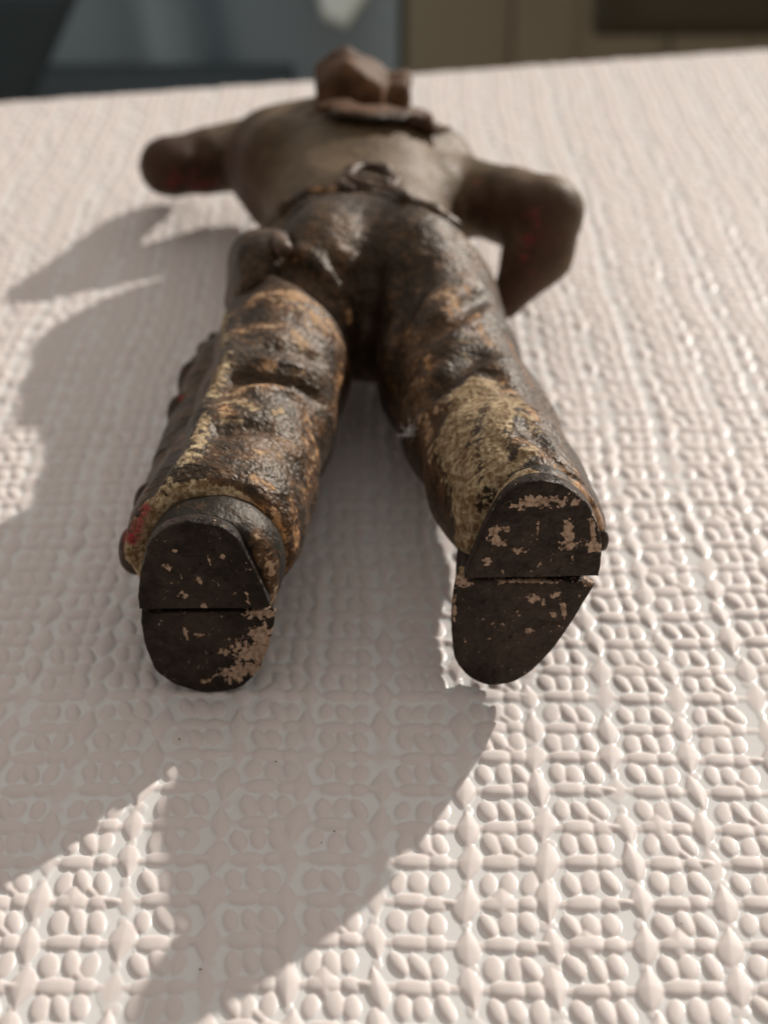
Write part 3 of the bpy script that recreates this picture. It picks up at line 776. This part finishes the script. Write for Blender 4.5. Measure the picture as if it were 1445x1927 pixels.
# table under the cloth
def box(name, lo_, hi_, mat, parent=None, bev=.0, rz=0, pivot=None):
    lo_ = np.array(lo_, float); hi_ = np.array(hi_, float)
    V = np.array([[(lo_, hi_)[a][0], (lo_, hi_)[b][1], (lo_, hi_)[c][2]] for a in (0, 1) for b in (0, 1) for c in (0, 1)])
    F = [(0, 1, 3, 2), (4, 6, 7, 5), (0, 4, 5, 1), (2, 3, 7, 6), (0, 2, 6, 4), (1, 5, 7, 3)]
    if rz:
        pv = np.array(pivot); cz, sz = math.cos(rz), math.sin(rz); D = V - pv
        V = np.stack([D[:, 0] * cz - D[:, 1] * sz, D[:, 0] * sz + D[:, 1] * cz, D[:, 2]], 1) + pv
    o = mesh_obj(name, V, F, mat, parent, smooth=False)
    if bev:
        m = o.modifiers.new('bevel', 'BEVEL'); m.width = bev * U; m.segments = 3
    return o
s = NT('table_wood'); M_TAB = s.set(Base_Color=(.25, .17, .10), Roughness=.5)
tz = -.08
tx0, tx1 = -24, 24
ye = lambda x: EY0 + (x - EX0) / (EX1 - EX0) * (EY1 - EY0) - .0
Vt = [(tx0, 1.2, tz), (tx1, 1.2, tz), (tx1, ye(tx1), tz), (tx0, ye(tx0), tz)]
Vt = np.array(Vt + [(x, y, tz - 2.5) for x, y, z in Vt])
tab = mesh_obj('table_top', Vt, [(0, 1, 2, 3), (7, 6, 5, 4), (0, 4, 5, 1), (1, 5, 6, 2), (2, 6, 7, 3), (3, 7, 4, 0)], M_TAB, None, smooth=False)
tag(tab, 'table top covered by the off-white embossed cloth', 'table')

# ------------------------------------------------------------------ blurred background beyond the table
s = NT('floor'); n = s.noise(.05, 4, .6)
M_FL = s.set(Base_Color=s.mix(n, (.10, .085, .065), (.16, .13, .10)), Roughness=.6)
fl = mesh_obj('floor', np.array([(-300, -100, -75), (300, -100, -75), (300, 500, -75), (-300, 500, -75)]), [(0, 1, 2, 3)], M_FL, None, smooth=False)
tag(fl, kind='structure')

# grey-blue upholstered chair beyond the left half of the table
def cloth_mat(name, c1, c2, sc_=.12):
    s = NT(name); n = s.noise(sc_, 4, .6); f = s.noise(3, 4, .6)
    return s.set(Base_Color=s.mix(n, c1, c2), Roughness=.85, Normal=s.bump(f, .05, .6))
M_BL = cloth_mat('blue_grey_fabric', (.33, .42, .47), (.42, .51, .56))
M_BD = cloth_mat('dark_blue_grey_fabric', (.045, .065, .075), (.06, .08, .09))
M_BR = cloth_mat('brown_wood', (.36, .30, .21), (.46, .385, .27), .05)
M_DK = cloth_mat('dark_brown_leather', (.08, .066, .035), (.10, .085, .05))
M_PG = cloth_mat('pale_green_cloth', (.72, .80, .74), (.8, .85, .8))
ch = empty('armchair', (-.2, .62, -.6), 'blue-grey upholstered armchair standing beyond the far left edge of the table', 'armchair')
def slab(name, P4, th, mat, parent, nu=40, nv=24, fn=None):
    """upholstered panel: four corners in space, thickness behind, surface waved by fn(u, v)"""
    P4 = np.array(P4, float); nrm = np.cross(P4[1] - P4[0], P4[3] - P4[0]); nrm /= np.linalg.norm(nrm)
    U_, V_ = np.meshgrid(np.linspace(0, 1, nu), np.linspace(0, 1, nv)); u = U_.ravel()[:, None]; v = V_.ravel()[:, None]
    B = (P4[0] * (1 - u) + P4[1] * u) * (1 - v) + (P4[3] * (1 - u) + P4[2] * u) * v
    edge = np.clip(np.minimum(np.minimum(u, 1 - u) * 12, np.minimum(v, 1 - v) * 12), 0, 1) ** .5
    off = (fn(u, v) if fn else 0) * 1.0
    A_ = B + nrm * (off + th * edge); N_ = nu * nv
    V = np.concatenate([A_, B - nrm * th])
    i, j = np.meshgrid(np.arange(nv - 1), np.arange(nu - 1), indexing='ij'); a = (i * nu + j).ravel()
    F1 = np.stack([a, a + 1, a + nu + 1, a + nu], 1); F2 = F1[:, ::-1] + N_
    bd = list(range(nu)) + [k * nu + nu - 1 for k in range(1, nv)] + [(nv - 1) * nu + k for k in range(nu - 2, -1, -1)] + [k * nu for k in range(nv - 2, 0, -1)]
    F3 = np.array([(bd[k], bd[k] + N_, bd[(k + 1) % len(bd)] + N_, bd[(k + 1) % len(bd)]) for k in range(len(bd))])
    return mesh_obj(name, V, np.concatenate([F1, F2, F3]), mat, parent)
def q4(Y, x0, y0, x1, y1):   # upright panel seen between two photo corners at distance Y
    a_ = ay(x0, y1, Y); b_ = ay(x1, y1, Y); t_ = ay(x1, y0, Y)
    return [(a_[0], Y, a_[2]), (b_[0], Y, a_[2]), (b_[0], Y, t_[2]), (a_[0], Y, t_[2])]
fold = lambda u, v: 1.6 * np.exp(-((u - .60 + .10 * v) / .05) ** 2) - 2.2 * np.exp(-((u - .68 + .12 * v) / .035) ** 2) + .8 * np.sin(u * 5 + v * 3)
slab('backrest', q4(62, -200, -420, 748, 420), 1.2, M_BL, ch, fn=fold)
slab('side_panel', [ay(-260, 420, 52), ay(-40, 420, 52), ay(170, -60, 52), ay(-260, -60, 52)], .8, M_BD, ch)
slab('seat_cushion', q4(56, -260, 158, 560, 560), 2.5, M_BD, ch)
cd_ = empty('cupboard', (.12, .7, -.75), 'brown wooden cupboard front of upright boards beyond the far right edge of the table', 'cupboard')
x = 1.0; k = 0; bw = [4.6, 2.7, 4.2, 3.4, 4.8, 3.9, 4.5, 4.0, 4.4, 4.1]
for wd_ in bw:
    zo = (.0, .3, -.1, .2, .1)[k % 5]
    box('board', (x, 70 - zo, -72), (x + wd_ - .07, 71.5, 10), M_BR, cd_, bev=.05); x += wd_; k += 1
box('back_panel', (.6, 71.8, -72), (x + 1, 72.6, 10), M_DK, cd_)
cu_ = slab('cushion', q4(58, 1120, -420, 1900, 68), 1.5, M_DK, None, fn=lambda u, v: 1.2 * np.sin(u * 3) * v)
tag(cu_, 'dark brown leather cushion hanging in front of the wooden cupboard', 'cushion')
tg = slab('folded_napkin', [ay(585, -50, 61.5), ay(606, 26, 57.5), ay(650, 44, 57.0), ay(715, -50, 61.5)], .25, M_PG, None, 12, 12)
tag(tg, 'pale green folded cloth hanging on the blue-grey armchair', 'cloth')

# a few dark crumbs lying on the cloth
CV, CF = [], []
for px, py in ((338, 1391), (519, 1433), (605, 1586), (629, 1564), (377, 1824), (1282, 1738)):
    c = az(px, py, 0); c[2] = .0; r = .007 + .006 * rg.random(); n0 = len(CV)
    for dx, dy, dz in ((1, 0, 0), (-1, .2, 0), (0, 1, 0), (.1, -1, 0), (0, 0, 1), (0, 0, -1)):
        CV.append(c + r * np.array([dx * (.7 + .6 * rg.random()), dy, dz * .8]))
    CF += [(n0 + a, n0 + b, n0 + c_) for a, b, c_ in ((0, 2, 4), (2, 1, 4), (1, 3, 4), (3, 0, 4), (2, 0, 5), (1, 2, 5), (3, 1, 5), (0, 3, 5))]
s = NT('crumb'); M_CRUMB = s.set(Base_Color=(.05, .035, .025), Roughness=.8)
tag(mesh_obj('crumbs', np.array(CV), CF, M_CRUMB, None, smooth=False), 'tiny dark crumbs scattered on the shaded near part of the cloth', 'crumbs', kind='stuff')
